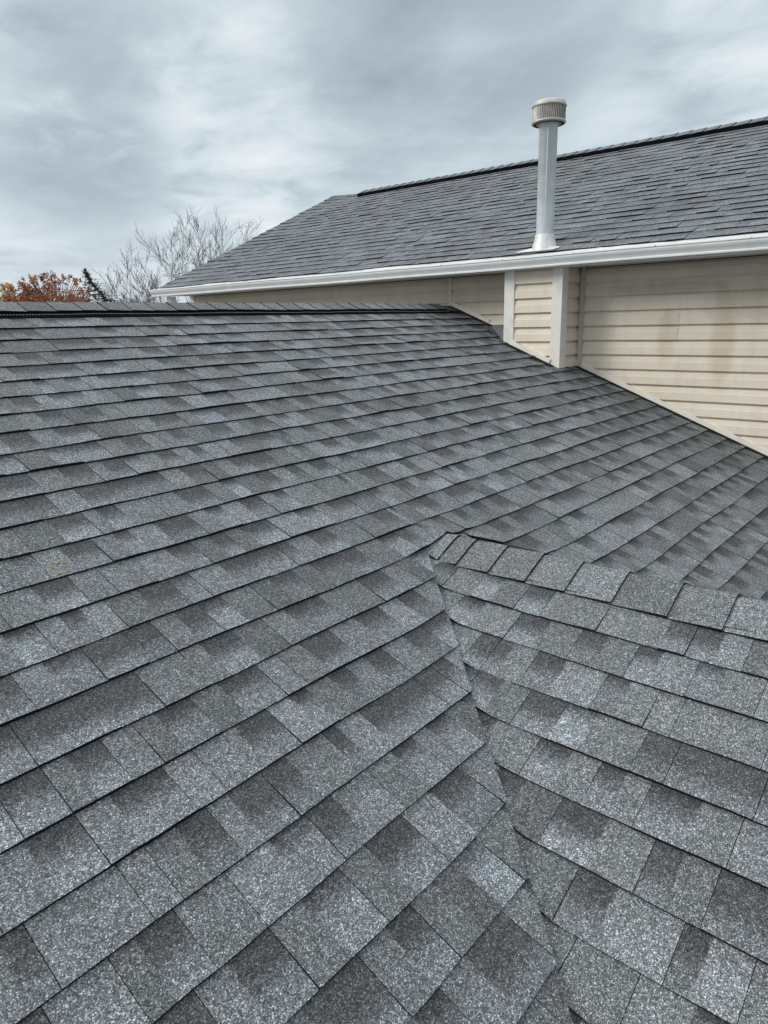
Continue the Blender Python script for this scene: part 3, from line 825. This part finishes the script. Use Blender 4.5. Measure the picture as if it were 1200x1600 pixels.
# leaning, weeping conifer
D = 19
sp_px = [(132, 421), (136, 430), (141, 438), (148, 448), (157, 458), (164, 467), (160, 480), (161, 520)]
sp = [ray_at(a_, b_, D) for a_, b_ in sp_px]
base = Vector((sp[-1].x, sp[-1].y, 0))
ct = empty('conifer_tree', base, 'dark green conifer with a leaning tip between the red tree and the bare tree', 'tree')
tr = MB(); cr = MB(); rng = random.Random(77)
tr.tube([base]+sp[::-1], [.12, .07, .04, .026, .020, .015, .011, .008, .004], 8)
def spray(a_, b_, n, w0, w1):
    for k in range(n):
        t_ = k/n; c_ = a_.lerp(b_, t_)+Vector((0, 0, -.10*t_*t_))
        for _ in range(5):
            d = Vector((rng.gauss(0, 1), rng.gauss(0, 1), rng.gauss(-.35, 1))).normalized()
            L = rng.uniform(.6, 1)*(w0+(w1-w0)*t_); s_ = d.orthogonal().normalized()*.011
            q_ = c_+d*L
            cr.face([c_-s_, c_+s_, q_+s_*.4, q_-s_*.4], 0, [(0, 0)]*4, (rng.random(), 0, 0, 1))
for i in range(len(sp)-1):
    m = 5
    for k in range(m):
        t_ = (i+k/m)/6.0; c_ = sp[i].lerp(sp[i+1], k/m)
        nb_ = 4 if i < 6 else 6
        for q in range(nb_):
            a_ = rng.uniform(0, 2*math.pi)
            L = (.05+.62*min(1, t_)**1.0)*rng.uniform(.2, 1.3)
            d = (vdir*math.cos(a_)+Vector((CF.x, CF.y, 0)).normalized()*math.sin(a_))
            e_ = c_+d*L+Vector((0, 0, rng.uniform(-.06, .10)-.12*L))
            spray(c_, e_, max(2, int(L/.065)), .055, .025)
            tr.tube([c_, e_], [.008, .003], 4, cap=False)
tr.build('trunk', M_BARK_CAPSHADE, ct); cr.build('crown', M_PINE, ct)
# bare multi-stemmed trees
def bare_tree(px_base, dist, tips, label, seed, stems):
    """stems: list of (px_tip, py_tip) that the main stems head for"""
    rng = random.Random(seed)
    b = ray_at(px_base, 520, dist); base = Vector((b.x, b.y, 0))
    t = empty('bare_tree', base, label, 'tree', 'leafless trees beyond the low roof')
    tr = MB(); tw = MB()
    tr.tube([base, base+Vector((.02, .03, 1.2)), base+Vector((0, 0, 2.6))], [.17, .13, .11], 10)
    fork = base+Vector((0, 0, 2.5))
    fwd = Vector((CF.x, CF.y, 0)).normalized()
    def grow(a_, d, L, r, depth):
        n = 5; pts = [a_]; p_ = a_.copy(); dd = d.copy(); rs = [r]
        for k in range(n):
            dd = (dd+Vector((rng.gauss(0, .10), rng.gauss(0, .10), rng.gauss(0, .06)))+Vector((0, 0, .045))).normalized()
            p_ = p_+dd*(L/n); pts.append(p_.copy()); rs.append(max(.0024, r*(1-.8*(k+1)/n)))
            if depth > 0 and k >= (1 if depth < 3 else 2):
                for _ in range(1 if rng.random() < .60 else 2):
                    s_ = Vector((rng.gauss(0, 1), rng.gauss(0, 1), rng.gauss(0, .5)))
                    s_ = (s_-dd*s_.dot(dd)).normalized()
                    nd = (dd*.86+s_*rng.uniform(.35, .62)).normalized()
                    grow(p_, nd, L*rng.uniform(.34, .52), max(.0035, rs[-1]*.72), depth-1)
        (tr if depth >= 2 else tw).tube(pts, rs, 5 if depth >= 2 else 3, cap=False)
    for (tx, ty) in stems:
        tip = ray_at(tx, ty, dist+rng.uniform(-1.1, 1.1))
        mid = fork.lerp(tip, .36)+Vector((0, 0, .12))
        mid.x = fork.x+(tip.x-fork.x)*.36; mid.y = fork.y+(tip.y-fork.y)*.36
        tr.tube([fork+Vector((0, 0, -.1)), fork.lerp(mid, .5)+Vector((0, 0, .1)), mid], [.06, .045, .034], 7, cap=False)
        grow(mid, (tip-mid).normalized(), (tip-mid).length*.62, .018, 3)
    tr.build('trunk', M_BARK, t); tw.build('branches', M_TWIG, t)
bare_tree(262, 15.5, 0, 'leafless pale tree fanning out to the left of the upper roof', 3, [(172, 400), (180, 430), (195, 385), (212, 372), (235, 372), (250, 362), (228, 410), (262, 400)])
bare_tree(318, 17.0, 0, 'taller leafless pale tree standing behind the sloping edge of the upper roof', 8, [(272, 352), (290, 335), (312, 338), (335, 330), (355, 322), (372, 325), (398, 345), (340, 352), (300, 370)])
